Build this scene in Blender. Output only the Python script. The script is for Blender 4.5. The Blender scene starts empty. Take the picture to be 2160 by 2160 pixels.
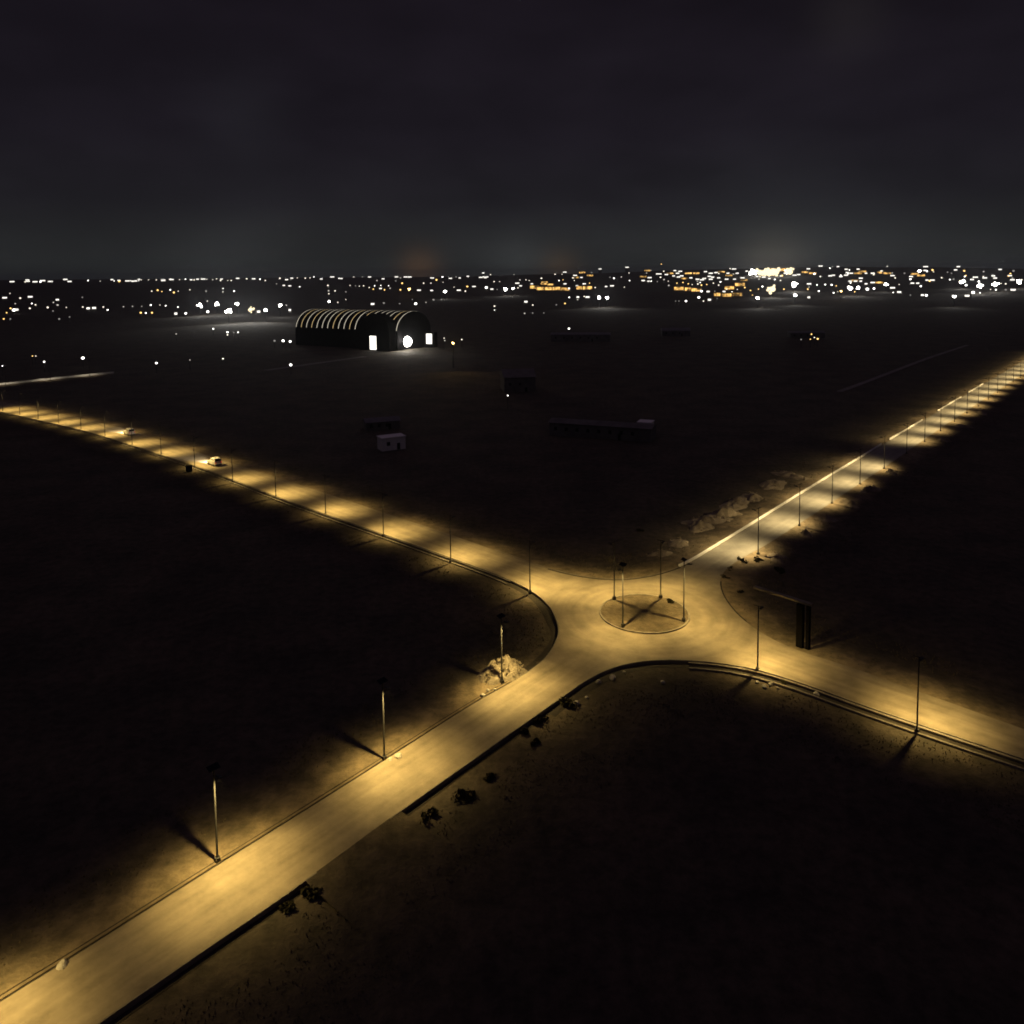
import bpy, bmesh, math, random
from mathutils import Vector, Matrix, noise
from mathutils.geometry import tessellate_polygon

random.seed(7)
PI = math.pi
scene = bpy.context.scene
COL = scene.collection

# ------------------------------------------------------------------ camera
CAM_H = 60.0
F = 1628.0                       # focal length in photo pixels (photo 2160 wide)
PITCH = math.radians(4.29)
ROLL = -0.011
SHIFT = 380.0
cam_data = bpy.data.cameras.new('camera')
cam = bpy.data.objects.new('camera', cam_data)
COL.objects.link(cam)
cam_data.sensor_width = 36.0
cam_data.lens = 36.0 * F / 2160.0
cam_data.shift_y = -SHIFT / 2160.0
cam_data.clip_start = 1.0
cam_data.clip_end = 40000.0
CR = (Matrix.Rotation(PI / 2 - PITCH, 3, 'X') @ Matrix.Rotation(ROLL, 3, 'Z'))
cam.matrix_world = Matrix.Translation((0, 0, CAM_H)) @ CR.to_4x4()
scene.camera = cam

# ------------------------------------------------------------------ world: night sky
world = bpy.data.worlds.new('World')
scene.world = world
world.use_nodes = True
wn, wl = world.node_tree.nodes, world.node_tree.links
wn.clear()


def wnode(t, **kw):
    n = wn.new(t)
    for k, v in kw.items():
        setattr(n, k, v)
    return n


w_out = wnode('ShaderNodeOutputWorld')
w_bg = wnode('ShaderNodeBackground')
w_bg.inputs['Strength'].default_value = 1.0
wl.new(w_bg.outputs[0], w_out.inputs[0])
w_tc = wnode('ShaderNodeTexCoord')
w_sep = wnode('ShaderNodeSeparateXYZ')
wl.new(w_tc.outputs['Generated'], w_sep.inputs[0])
w_ramp = wnode('ShaderNodeValToRGB')
wl.new(w_sep.outputs['Z'], w_ramp.inputs[0])
cr = w_ramp.color_ramp
cr.elements[0].position = 0.0
cr.elements[0].color = (0.0200, 0.0220, 0.0222, 1)
cr.elements[1].position = 1.0
cr.elements[1].color = (0.072, 0.050, 0.078, 1)  # overhead sky, out of view, brightened to lift the ground's ambient light
for p_, c_ in ((0.045, (0.0185, 0.0192, 0.0205)), (0.09, (0.0140, 0.0130, 0.0165)),
               (0.17, (0.0116, 0.0096, 0.0140)), (0.36, (0.0086, 0.0064, 0.0100)), (0.55, (0.020, 0.0135, 0.020))):
    e_ = cr.elements.new(p_)
    e_.color = c_ + (1,)


def glow_dome(prev, direction, power, colour, strength):
    d = Vector(direction).normalized()
    dot = wnode('ShaderNodeVectorMath', operation='DOT_PRODUCT')
    nrm = wnode('ShaderNodeVectorMath', operation='NORMALIZE')
    wl.new(w_tc.outputs['Generated'], nrm.inputs[0])
    wl.new(nrm.outputs[0], dot.inputs[0])
    dot.inputs[1].default_value = d
    mx = wnode('ShaderNodeMath', operation='MAXIMUM')
    wl.new(dot.outputs['Value'], mx.inputs[0])
    mx.inputs[1].default_value = 0.0
    pw = wnode('ShaderNodeMath', operation='POWER')
    wl.new(mx.outputs[0], pw.inputs[0])
    pw.inputs[1].default_value = power
    ml = wnode('ShaderNodeMath', operation='MULTIPLY')
    wl.new(pw.outputs[0], ml.inputs[0])
    ml.inputs[1].default_value = strength
    mix = wnode('ShaderNodeMix', data_type='RGBA', blend_type='ADD')
    wl.new(ml.outputs[0], mix.inputs[0])
    wl.new(prev, mix.inputs[6])
    mix.inputs[7].default_value = colour + (1,)
    return mix.outputs[2]


def ray(px, py):
    return CR @ Vector(((px - 1080) / F, (1080 - py - SHIFT) / F, -1.0))


sky = w_ramp.outputs[0]
# faint cloud veil
w_noise = wnode('ShaderNodeTexNoise')
w_noise.inputs['Scale'].default_value = 5.0
w_noise.inputs['Detail'].default_value = 4.0
w_map = wnode('ShaderNodeMapping')
w_map.inputs['Scale'].default_value = (1.0, 1.0, 2.6)
wl.new(w_tc.outputs['Generated'], w_map.inputs[0])
wl.new(w_map.outputs[0], w_noise.inputs['Vector'])
w_cr = wnode('ShaderNodeMapRange')
w_cr.inputs['From Min'].default_value = 0.35
w_cr.inputs['From Max'].default_value = 0.75
w_cr.inputs['To Min'].default_value = 0.80
w_cr.inputs['To Max'].default_value = 1.18
wl.new(w_noise.outputs[0], w_cr.inputs[0])
w_mul = wnode('ShaderNodeVectorMath', operation='SCALE')
wl.new(sky, w_mul.inputs[0])
wl.new(w_cr.outputs[0], w_mul.inputs['Scale'])
sky = w_mul.outputs[0]
# light-pollution domes over the town
sky = glow_dome(sky, ray(1630, 560), 1500, (1.0, 0.80, 0.50), 0.030)
sky = glow_dome(sky, ray(1640, 560), 160, (0.85, 0.95, 1.0), 0.011)
sky = glow_dome(sky, ray(885, 570), 3200, (1.0, 0.42, 0.09), 0.042)
sky = glow_dome(sky, ray(1100, 560), 1500, (0.9, 1.0, 1.0), 0.014)
sky = glow_dome(sky, ray(1180, 570), 3500, (1.0, 0.5, 0.15), 0.030)
sky = glow_dome(sky, ray(480, 590), 900, (0.85, 0.95, 1.0), 0.006)
sky = glow_dome(sky, ray(1790, 40), 1200, (1.0, 0.9, 0.8), 0.006)
sky = glow_dome(sky, ray(510, 250), 700, (0.8, 0.9, 1.0), 0.004)
wl.new(sky, w_bg.inputs['Color'])

# ------------------------------------------------------------------ exposure / film
vs = scene.view_settings
scene.display_settings.display_device = 'sRGB'
vs.view_transform = 'Standard'
vs.look = 'None'
vs.exposure = 0.0
vs.gamma = 1.0
scene.cycles.use_denoising = True
scene.cycles.max_bounces = 4
scene.cycles.diffuse_bounces = 2
scene.cycles.glossy_bounces = 2
scene.cycles.sample_clamp_indirect = 4.0
scene.cycles.pixel_filter_type = 'BLACKMAN_HARRIS'
scene.cycles.filter_width = 1.8


# ------------------------------------------------------------------ materials
def mat(name, base, rough=0.85, vary=None, scale=1.0, bump=0.0, bump_scale=3.0, metal=0.0, detail=5.0, spec=0.3):
    """Principled material whose colour wanders between base and vary with layered noise."""
    m = bpy.data.materials.new(name)
    m.use_nodes = True
    nt = m.node_tree
    b = nt.nodes['Principled BSDF']
    b.inputs['Roughness'].default_value = rough
    b.inputs['Metallic'].default_value = metal
    b.inputs['Specular IOR Level'].default_value = spec
    b.inputs['Base Color'].default_value = tuple(base) + (1,)
    tc = nt.nodes.new('ShaderNodeTexCoord')
    if vary is not None:
        n = nt.nodes.new('ShaderNodeTexNoise')
        n.inputs['Scale'].default_value = scale
        n.inputs['Detail'].default_value = detail
        n.inputs['Roughness'].default_value = 0.6
        nt.links.new(tc.outputs['Object'], n.inputs['Vector'])
        r = nt.nodes.new('ShaderNodeValToRGB')
        r.color_ramp.elements[0].position = 0.32
        r.color_ramp.elements[1].position = 0.68
        r.color_ramp.elements[0].color = tuple(base) + (1,)
        r.color_ramp.elements[1].color = tuple(vary) + (1,)
        nt.links.new(n.outputs[0], r.inputs[0])
        nt.links.new(r.outputs[0], b.inputs['Base Color'])
    if bump:
        n2 = nt.nodes.new('ShaderNodeTexNoise')
        n2.inputs['Scale'].default_value = bump_scale
        n2.inputs['Detail'].default_value = 6.0
        nt.links.new(tc.outputs['Object'], n2.inputs['Vector'])
        bp = nt.nodes.new('ShaderNodeBump')
        bp.inputs['Strength'].default_value = bump
        bp.inputs['Distance'].default_value = 0.3
        nt.links.new(n2.outputs[0], bp.inputs['Height'])
        nt.links.new(bp.outputs[0], b.inputs['Normal'])
    return m


def emit(name, colour, strength):
    m = bpy.data.materials.new(name)
    m.use_nodes = True
    nt = m.node_tree
    nt.nodes.clear()
    o = nt.nodes.new('ShaderNodeOutputMaterial')
    e = nt.nodes.new('ShaderNodeEmission')
    e.inputs[0].default_value = tuple(colour) + (1,)
    e.inputs[1].default_value = strength
    nt.links.new(e.outputs[0], o.inputs[0])
    try:
        m.cycles.emission_sampling = 'NONE'
    except Exception:
        pass
    return m


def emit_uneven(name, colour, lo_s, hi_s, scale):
    """Lit windows and ground glow painted as windows, some bright and some nearly dark."""
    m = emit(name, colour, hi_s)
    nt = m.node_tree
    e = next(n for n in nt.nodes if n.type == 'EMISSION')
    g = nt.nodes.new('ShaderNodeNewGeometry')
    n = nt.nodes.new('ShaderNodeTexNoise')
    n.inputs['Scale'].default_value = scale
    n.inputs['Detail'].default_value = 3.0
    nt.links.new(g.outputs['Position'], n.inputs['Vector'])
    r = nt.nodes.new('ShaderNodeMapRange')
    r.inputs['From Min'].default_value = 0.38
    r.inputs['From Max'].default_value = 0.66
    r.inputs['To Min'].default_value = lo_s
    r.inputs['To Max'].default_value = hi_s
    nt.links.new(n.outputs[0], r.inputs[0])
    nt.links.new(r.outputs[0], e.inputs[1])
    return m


# ------------------------------------------------------------------ terrain & pixel -> ground
_nodes = ((-1500, 50), (0, 57), (500, 52), (900, 46), (1200, 56), (1450, 72), (1750, 80), (1950, 72), (2160, 58), (3600, 50))


def ridge_h(px):
    for (a, ha), (b, hb) in zip(_nodes, _nodes[1:]):
        if a <= px <= b:
            t = (px - a) / (b - a)
            t = t * t * (3 - 2 * t)
            return ha + (hb - ha) * t
    return 50.0


def terrain(x, y):
    r = math.hypot(x, y)
    if r < 900 or y < 50:
        return 0.0
    t = min(1.0, (r - 900) / 3900.0)
    t = t * t * (3 - 2 * t) if t < 1 else 1.0
    h = ridge_h(1080 + F * x / y) * t
    h += 2.5 * t * noise.noise(Vector((x / 400, y / 400, 0)))
    if r > 5200:
        h -= (r - 5200) * 0.004
    return h


def at(px, py, z=0.0):
    """Point of the flat near ground (height z) seen at photo pixel px, py."""
    d = ray(px, py)
    t = (z - CAM_H) / d.z
    return Vector((d.x * t, d.y * t, z))


def far_at(px, py, zoff):
    """Point standing zoff above the terrain seen at photo pixel px, py -> (point, ground height)."""
    d = ray(px, py)
    d = d / math.hypot(d.x, d.y)
    r = 150.0
    while r < 4700:
        x, y, z = d.x * r, d.y * r, CAM_H + d.z * r
        if z < terrain(x, y) + zoff:
            break
        r += 12.0
    x, y = d.x * r, d.y * r
    return Vector((x, y, CAM_H + d.z * r)), terrain(x, y), r


# ------------------------------------------------------------------ mesh helper
class MB:
    def __init__(self):
        self.v, self.f, self.s = [], [], []

    def add(self, verts, faces, smooth=False):
        o = len(self.v)
        self.v += [tuple(p) for p in verts]
        self.f += [tuple(i + o for i in f) for f in faces]
        self.s += [smooth] * len(faces)
        return self

    def box(self, c, s, rz=0.0, m=None):
        x, y, z = s[0] / 2, s[1] / 2, s[2] / 2
        vs_ = [Vector((a * x, b * y, c_ * z)) for a in (-1, 1) for b in (-1, 1) for c_ in (-1, 1)]
        R = Matrix.Rotation(rz, 3, 'Z') if m is None else m
        vs_ = [R @ p + Vector(c) for p in vs_]
        return self.add(vs_, [(0, 1, 3, 2), (4, 6, 7, 5), (0, 4, 5, 1), (2, 3, 7, 6), (0, 2, 6, 4), (1, 5, 7, 3)])

    def tube(self, pts, radii, n=10, caps=True):
        pts = [Vector(p) for p in pts]
        rings = []
        for i, p in enumerate(pts):
            d = (pts[min(i + 1, len(pts) - 1)] - pts[max(i - 1, 0)]).normalized()
            up = Vector((0, 0, 1)) if abs(d.z) < 0.9 else Vector((1, 0, 0))
            a = d.cross(up).normalized()
            b = d.cross(a)
            r = radii[i] if isinstance(radii, (list, tuple)) else radii
            rings.append([p + a * (r * math.cos(2 * PI * k / n)) + b * (r * math.sin(2 * PI * k / n)) for k in range(n)])
        vs_ = [q for ring in rings for q in ring]
        fs = []
        for i in range(len(pts) - 1):
            for k in range(n):
                k2 = (k + 1) % n
                fs.append((i * n + k, i * n + k2, (i + 1) * n + k2, (i + 1) * n + k))
        self.add(vs_, fs, True)
        if caps:
            self.add(rings[0], [tuple(range(n))])
            self.add(rings[-1], [tuple(reversed(range(n)))])
        return self

    def ball(self, c, r, seg=12, rings=8, squash=1.0):
        c = Vector(c)
        vs_, fs = [], []
        for i in range(rings + 1):
            t = PI * i / rings
            for k in range(seg):
                a = 2 * PI * k / seg
                vs_.append(c + Vector((r * math.sin(t) * math.cos(a), r * math.sin(t) * math.sin(a), r * squash * math.cos(t))))
        for i in range(rings):
            for k in range(seg):
                k2 = (k + 1) % seg
                fs.append((i * seg + k, (i + 1) * seg + k, (i + 1) * seg + k2, i * seg + k2))
        return self.add(vs_, fs, True)

    def mesh(self, name, material):
        me = bpy.data.meshes.new(name)
        me.from_pydata(self.v, [], self.f)
        me.polygons.foreach_set('use_smooth', self.s)
        if material is not None:
            me.materials.append(material)
        me.update()
        return me

    def build(self, name, material, parent=None):
        o = bpy.data.objects.new(name, self.mesh(name, material))
        COL.objects.link(o)
        if parent is not None:
            o.parent = parent
        return o


def tag(o, label=None, cat=None, group=None, kind=None):
    if label:
        o['label'] = label
    if cat:
        o['category'] = cat
    if group:
        o['group'] = group
    if kind:
        o['kind'] = kind
    return o


def thing(name, label, cat, loc=(0, 0, 0), rz=0.0, group=None):
    o = bpy.data.objects.new(name, None)
    o.empty_display_size = 0.5
    COL.objects.link(o)
    o.location = loc
    o.rotation_euler = (0, 0, rz)
    return tag(o, label, cat, group)


def copy_tree(o, parent=None):
    c = o.copy()
    COL.objects.link(c)
    c.parent = parent
    for ch in list(o.children):
        copy_tree(ch, c)
    return c


# ------------------------------------------------------------------ materials used by the setting
def ground_material(name, lo_c, hi_c, lo_m, fade_to=None):
    m = bpy.data.materials.new(name)
    m.use_nodes = True
    nt = m.node_tree
    b = nt.nodes['Principled BSDF']
    b.inputs['Roughness'].default_value = 0.95
    b.inputs['Specular IOR Level'].default_value = 0.1
    tc = nt.nodes.new('ShaderNodeTexCoord')

    def nz(scale, det, rough=0.6):
        n = nt.nodes.new('ShaderNodeTexNoise')
        n.inputs['Scale'].default_value = scale
        n.inputs['Detail'].default_value = det
        n.inputs['Roughness'].default_value = rough
        nt.links.new(tc.outputs['Object'], n.inputs['Vector'])
        return n
    n1, n2 = nz(0.07, 6), nz(0.55, 6, 0.7)
    r1 = nt.nodes.new('ShaderNodeValToRGB')
    r1.color_ramp.elements[0].position = 0.35
    r1.color_ramp.elements[1].position = 0.65
    r1.color_ramp.elements[0].color = tuple(lo_c) + (1,)
    r1.color_ramp.elements[1].color = tuple(hi_c) + (1,)
    nt.links.new(n1.outputs[0], r1.inputs[0])
    r2 = nt.nodes.new('ShaderNodeValToRGB')
    r2.color_ramp.elements[0].position = 0.36
    r2.color_ramp.elements[1].position = 0.62
    r2.color_ramp.elements[0].color = (lo_m, lo_m, lo_m * 0.95, 1)
    r2.color_ramp.elements[1].color = (1.1, 1.05, 1.0, 1)
    nt.links.new(n2.outputs[0], r2.inputs[0])
    mx = nt.nodes.new('ShaderNodeMix')
    mx.data_type = 'RGBA'
    mx.blend_type = 'MULTIPLY'
    mx.inputs[0].default_value = 1.0
    base = r1.outputs[0]
    if fade_to:
        # sand thins out into the field soil away from the road, in ragged patches
        r3 = nt.nodes.new('ShaderNodeValToRGB')
        r3.color_ramp.elements[0].position = 0.35
        r3.color_ramp.elements[1].position = 0.65
        r3.color_ramp.elements[0].color = tuple(fade_to[0]) + (1,)
        r3.color_ramp.elements[1].color = tuple(fade_to[1]) + (1,)
        nt.links.new(n1.outputs[0], r3.inputs[0])
        at_ = nt.nodes.new('ShaderNodeAttribute')
        at_.attribute_name = 'soil'
        n3 = nz(0.22, 5, 0.65)
        ad = nt.nodes.new('ShaderNodeMath')
        ad.operation = 'ADD'
        nt.links.new(at_.outputs['Fac'], ad.inputs[0])
        nt.links.new(n3.outputs[0], ad.inputs[1])
        mr = nt.nodes.new('ShaderNodeMapRange')
        mr.interpolation_type = 'SMOOTHSTEP'
        mr.inputs[1].default_value = 0.55
        mr.inputs[2].default_value = 1.20
        nt.links.new(ad.outputs[0], mr.inputs[0])
        fm = nt.nodes.new('ShaderNodeMix')
        fm.data_type = 'RGBA'
        nt.links.new(mr.outputs[0], fm.inputs[0])
        nt.links.new(r1.outputs[0], fm.inputs[6])
        nt.links.new(r3.outputs[0], fm.inputs[7])
        base = fm.outputs[2]
    nt.links.new(base, mx.inputs[6])
    nt.links.new(r2.outputs[0], mx.inputs[7])
    nt.links.new(mx.outputs[2], b.inputs['Base Color'])
    bp = nt.nodes.new('ShaderNodeBump')
    bp.inputs['Strength'].default_value = 0.8
    bp.inputs['Distance'].default_value = 0.5
    nt.links.new(n2.outputs[0], bp.inputs['Height'])
    nt.links.new(bp.outputs[0], b.inputs['Normal'])
    return m


M_ground = ground_material('dry_soil', (0.060, 0.054, 0.045), (0.105, 0.088, 0.068), 0.60)
M_sand = ground_material('sandy_verge_soil', (0.130, 0.108, 0.076), (0.260, 0.212, 0.146), 0.60,
                         ((0.060, 0.054, 0.045), (0.105, 0.088, 0.068)))
M_concrete = mat('weathered_concrete', (0.11, 0.10, 0.085), 0.9, (0.24, 0.215, 0.18), 0.45, 0.3, 6.0)
M_mud = mat('dark_drain_silt', (0.018, 0.015, 0.012), 0.9, (0.035, 0.029, 0.022), 2.0)
M_galv = mat('galvanised_steel', (0.038, 0.038, 0.040), 0.6, (0.050, 0.050, 0.052), 4.0, spec=0.10)
M_head = mat('lamp_casing_grey', (0.040, 0.040, 0.042), 0.7, (0.06, 0.06, 0.062), 6.0, spec=0.1)
M_plinth = mat('dirty_concrete_base', (0.07, 0.065, 0.06), 0.95, (0.12, 0.11, 0.10), 3.0, spec=0.05)
M_panel = mat('solar_cell_blue_black', (0.006, 0.007, 0.011), 0.7, (0.010, 0.012, 0.018), 8.0, spec=0.05)
M_white = mat('whitewashed_masonry', (0.74, 0.73, 0.70), 0.85, (0.84, 0.83, 0.80), 0.5, 0.1, 4.0)
M_block = mat('grey_blockwork', (0.10, 0.095, 0.09), 0.9, (0.17, 0.16, 0.15), 0.25, 0.2, 3.0)
M_roof = mat('dull_metal_roof', (0.10, 0.10, 0.11), 0.6, (0.16, 0.15, 0.15), 0.5)
M_dark = mat('dark_painted_steel', (0.004, 0.004, 0.004), 0.95, (0.007, 0.006, 0.006), 3.0, spec=0.0)
M_vault = mat('dark_vault_sheeting', (0.010, 0.010, 0.012), 0.95, (0.016, 0.016, 0.018), 0.2, spec=0.0)
M_glow_warm = emit('street_lamp_lens', (1.0, 0.66, 0.26), 0.6)

# centre of the roundabout and road axes
ISL = at(1359, 1294, 0.5)
A_DIR = (at(811, 1603) - at(459, 1820)).normalized()
B_DIR = (at(582, 1050) - at(1118, 1253)).normalized()
print('A', A_DIR, 'B', B_DIR, 'dot', A_DIR.dot(B_DIR), 'island r', (at(1266, 1292) - at(1452, 1286)).length / 2)


def road_material():
    m = bpy.data.materials.new('dusty_asphalt')
    m.use_nodes = True
    nt = m.node_tree
    N, L = nt.nodes, nt.links
    b = N['Principled BSDF']
    b.inputs['Roughness'].default_value = 0.75
    b.inputs['Specular IOR Level'].default_value = 0.25
    tc = N.new('ShaderNodeTexCoord')

    def math_(op, a, b_=None, c=None):
        n = N.new('ShaderNodeMath')
        n.operation = op
        for i, v in enumerate((a, b_, c)):
            if v is None:
                continue
            if isinstance(v, (int, float)):
                n.inputs[i].default_value = v
            else:
                L.new(v, n.inputs[i])
        return n.outputs[0]
    off = N.new('ShaderNodeVectorMath')
    off.operation = 'SUBTRACT'
    L.new(tc.outputs['Object'], off.inputs[0])
    off.inputs[1].default_value = (ISL.x, ISL.y, 0)

    def dot(v):
        n = N.new('ShaderNodeVectorMath')
        n.operation = 'DOT_PRODUCT'
        L.new(off.outputs[0], n.inputs[0])
        n.inputs[1].default_value = v
        return n.outputs['Value']
    ua, ub = dot((A_DIR.x, A_DIR.y, 0)), dot((B_DIR.x, B_DIR.y, 0))
    va, vb = dot((-A_DIR.y, A_DIR.x, 0)), dot((-B_DIR.y, B_DIR.x, 0))
    ln = N.new('ShaderNodeVectorMath')
    ln.operation = 'LENGTH'
    sp = N.new('ShaderNodeSeparateXYZ')
    L.new(off.outputs[0], sp.inputs[0])
    flat = N.new('ShaderNodeCombineXYZ')
    L.new(sp.outputs[0], flat.inputs[0])
    L.new(sp.outputs[1], flat.inputs[1])
    L.new(flat.outputs[0], ln.inputs[0])
    rad = ln.outputs['Value']
    ang = math_('ARCTAN2', sp.outputs[1], sp.outputs[0])

    def streak(u, v, su, sv, seed):
        c = N.new('ShaderNodeCombineXYZ')
        L.new(math_('MULTIPLY', u, su), c.inputs[0])
        L.new(math_('MULTIPLY', v, sv), c.inputs[1])
        c.inputs[2].default_value = seed
        n = N.new('ShaderNodeTexNoise')
        n.inputs['Scale'].default_value = 1.0
        n.inputs['Detail'].default_value = 4.0
        L.new(c.outputs[0], n.inputs['Vector'])
        return n.outputs[0]
    s_a = streak(ua, va, 0.035, 0.85, 1.0)
    s_b = streak(ub, vb, 0.035, 0.85, 5.0)
    s_r = streak(ang, rad, 0.8, 0.55, 9.0)
    is_b = math_('GREATER_THAN', math_('ABSOLUTE', ub), math_('ABSOLUTE', ua))

    def mixf(f, a, b_):
        n = N.new('ShaderNodeMix')
        n.data_type = 'FLOAT'
        L.new(f, n.inputs[0])
        L.new(a, n.inputs[2])
        L.new(b_, n.inputs[3])
        return n.outputs[0]
    arm = mixf(is_b, s_a, s_b)
    mr = N.new('ShaderNodeMapRange')
    mr.interpolation_type = 'SMOOTHSTEP'
    mr.inputs[1].default_value = 15.0
    mr.inputs[2].default_value = 27.0
    L.new(rad, mr.inputs[0])
    st = mixf(mr.outputs[0], s_r, arm)
    ns = N.new('ShaderNodeTexNoise')
    ns.inputs['Scale'].default_value = 0.22
    ns.inputs['Detail'].default_value = 8.0
    ns.inputs['Roughness'].default_value = 0.68
    L.new(tc.outputs['Object'], ns.inputs['Vector'])
    tot = math_('ADD', math_('MULTIPLY', st, 0.36), math_('MULTIPLY', ns.outputs[0], 0.64))
    ramp = N.new('ShaderNodeValToRGB')
    ramp.color_ramp.elements[0].position = 0.35
    ramp.color_ramp.elements[0].color = (0.135, 0.112, 0.080, 1)
    ramp.color_ramp.elements[1].position = 0.63
    ramp.color_ramp.elements[1].color = (0.285, 0.240, 0.172, 1)
    L.new(tot, ramp.inputs[0])
    # greyer asphalt on the arm beyond the roundabout
    mr2 = N.new('ShaderNodeMapRange')
    mr2.interpolation_type = 'SMOOTHSTEP'
    mr2.inputs[1].default_value = 8.0
    mr2.inputs[2].default_value = 40.0
    L.new(ua, mr2.inputs[0])
    nb = math_('SUBTRACT', 1.0, is_b)
    f2 = math_('MULTIPLY', mr2.outputs[0], nb)
    mx = N.new('ShaderNodeMix')
    mx.data_type = 'RGBA'
    L.new(f2, mx.inputs[0])
    L.new(ramp.outputs[0], mx.inputs[6])
    gr = N.new('ShaderNodeValToRGB')
    gr.color_ramp.elements[0].position = 0.36
    gr.color_ramp.elements[0].color = (0.140, 0.132, 0.118, 1)
    gr.color_ramp.elements[1].position = 0.60
    gr.color_ramp.elements[1].color = (0.235, 0.222, 0.195, 1)
    L.new(tot, gr.inputs[0])
    L.new(gr.outputs[0], mx.inputs[7])
    L.new(mx.outputs[2], b.inputs['Base Color'])
    bp = N.new('ShaderNodeBump')
    bp.inputs['Strength'].default_value = 0.15
    bp.inputs['Distance'].default_value = 0.1
    L.new(ns.outputs[0], bp.inputs['Height'])
    L.new(bp.outputs[0], b.inputs['Normal'])
    return m


M_road = road_material()

# ------------------------------------------------------------------ ground sheet (fan of rings, reaches the horizon)
mb = MB()
radii, r = [], 0.0
r = 12.0
while r < 14000:
    radii.append(r)
    r *= 1.045
NA = 288
vs_ = [(0, 0, -0.06)]
for r in radii:
    for k in range(NA):
        a = 2 * PI * k / NA
        x, y = r * math.cos(a), r * math.sin(a)
        z = terrain(x, y)
        if r < 900:
            z += -0.06 + 0.05 * noise.noise(Vector((x / 14, y / 14, 3)))
        vs_.append((x, y, z))
fs = [(0, 1 + k, 1 + (k + 1) % NA) for k in range(NA)]
for i in range(len(radii) - 1):
    for k in range(NA):
        k2 = (k + 1) % NA
        fs.append((1 + i * NA + k, 1 + (i + 1) * NA + k, 1 + (i + 1) * NA + k2, 1 + i * NA + k2))
mb.add(vs_, fs, True)
tag(mb.build('ground', M_ground), kind='structure')

# ------------------------------------------------------------------ roads
ZR = 0.5
E_W = [(-330, 2330), (0, 2114), (129, 2034), (335, 1904), (458, 1826), (559, 1763), (720, 1662), (808, 1606), (892, 1552), (1003, 1482),
       (1098, 1428), (1148, 1392), (1174, 1352), (1180, 1327), (1171, 1298), (1156, 1274), (1122, 1246), (1074, 1222),
       (988, 1189), (951, 1176), (809, 1126), (687, 1084), (582, 1046), (491, 1011), (411, 982), (335, 957), (279, 939),
       (196, 913), (100, 890), (0, 868), (-150, 838), (-330, 806)]
E_N = [(-330, 788), (-150, 817), (0, 846), (134, 874), (224, 895), (268, 906), (335, 927), (411, 952), (461, 968), (540, 993), (687, 1040), (809, 1081),
       (951, 1128), (1080, 1174), (1150, 1198), (1220, 1215), (1303, 1223), (1373, 1215), (1440, 1194), (1500, 1160),
       (1601, 1098), (1686, 1045), (1756, 1002), (1818, 965), (1865, 936), (1927, 899), (1992, 860), (2064, 817), (2160, 760), (2290, 683)]
E_E = [(2290, 704), (2160, 788), (2064, 850), (1992, 898), (1927, 943), (1868, 984), (1818, 1017), (1760, 1056), (1690, 1102), (1610, 1153), (1560, 1180), (1530, 1203),
       (1519, 1224), (1523, 1250), (1540, 1278), (1560, 1300), (1597, 1329), (1652, 1359), (1702, 1378), (1800, 1409),
       (1864, 1432), (1938, 1459), (1998, 1480), (2160, 1538), (2420, 1632)]
E_S = [(2420, 1690), (2160, 1600), (2057, 1566), (1931, 1524), (1819, 1486), (1728, 1453), (1663, 1431), (1597, 1412),
       (1532, 1400), (1465, 1393), (1400, 1391), (1340, 1396), (1288, 1409), (1236, 1434), (1185, 1469), (1125, 1511),
       (1081, 1542), (1003, 1597), (919, 1656), (824, 1724), (663, 1842), (559, 1915), (447, 1991), (335, 2068),
       (224, 2145), (60, 2262), (-120, 2390)]


def smooth_line(pix, z=ZR, step=1.2, subdiv=10):
    """Catmull-Rom curve through back-projected points, resampled evenly."""
    P = [at(x, y, z) for x, y in pix]
    P = [P[0] * 2 - P[1]] + P + [P[-1] * 2 - P[-2]]
    fine = []
    for i in range(1, len(P) - 2):
        p0, p1, p2, p3 = P[i - 1], P[i], P[i + 1], P[i + 2]
        # centripetal form keeps uneven spacing from overshooting
        t0 = 0.0
        t1 = t0 + max((p1 - p0).length, 1e-3) ** 0.5
        t2 = t1 + max((p2 - p1).length, 1e-3) ** 0.5
        t3 = t2 + max((p3 - p2).length, 1e-3) ** 0.5
        for k in range(subdiv):
            t = t1 + (t2 - t1) * k / subdiv
            a1 = p0 * ((t1 - t) / (t1 - t0)) + p1 * ((t - t0) / (t1 - t0))
            a2 = p1 * ((t2 - t) / (t2 - t1)) + p2 * ((t - t1) / (t2 - t1))
            a3 = p2 * ((t3 - t) / (t3 - t2)) + p3 * ((t - t2) / (t3 - t2))
            b1 = a1 * ((t2 - t) / (t2 - t0)) + a2 * ((t - t0) / (t2 - t0))
            b2 = a2 * ((t3 - t) / (t3 - t1)) + a3 * ((t - t1) / (t3 - t1))
            fine.append(b1 * ((t2 - t) / (t2 - t1)) + b2 * ((t - t1) / (t2 - t1)))
    fine.append(P[-2].copy())
    # relax small tracing jitter
    for _ in range(6):
        fine = [fine[0]] + [(fine[i - 1] + fine[i] * 2 + fine[i + 1]) / 4 for i in range(1, len(fine) - 1)] + [fine[-1]]
    out, acc = [fine[0]], 0.0
    for a, b in zip(fine, fine[1:]):
        acc += (b - a).length
        if acc >= step:
            out.append(b)
            acc = 0.0
    return out


LW, LN_, LE, LS = (smooth_line(e) for e in (E_W, E_N, E_E, E_S))


def normals(line):
    """Unit vectors pointing to the left of travel."""
    out = []
    for i in range(len(line)):
        d = line[min(i + 1, len(line) - 1)] - line[max(i - 1, 0)]
        out.append(Vector((-d.y, d.x, 0)).normalized())
    return out


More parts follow.
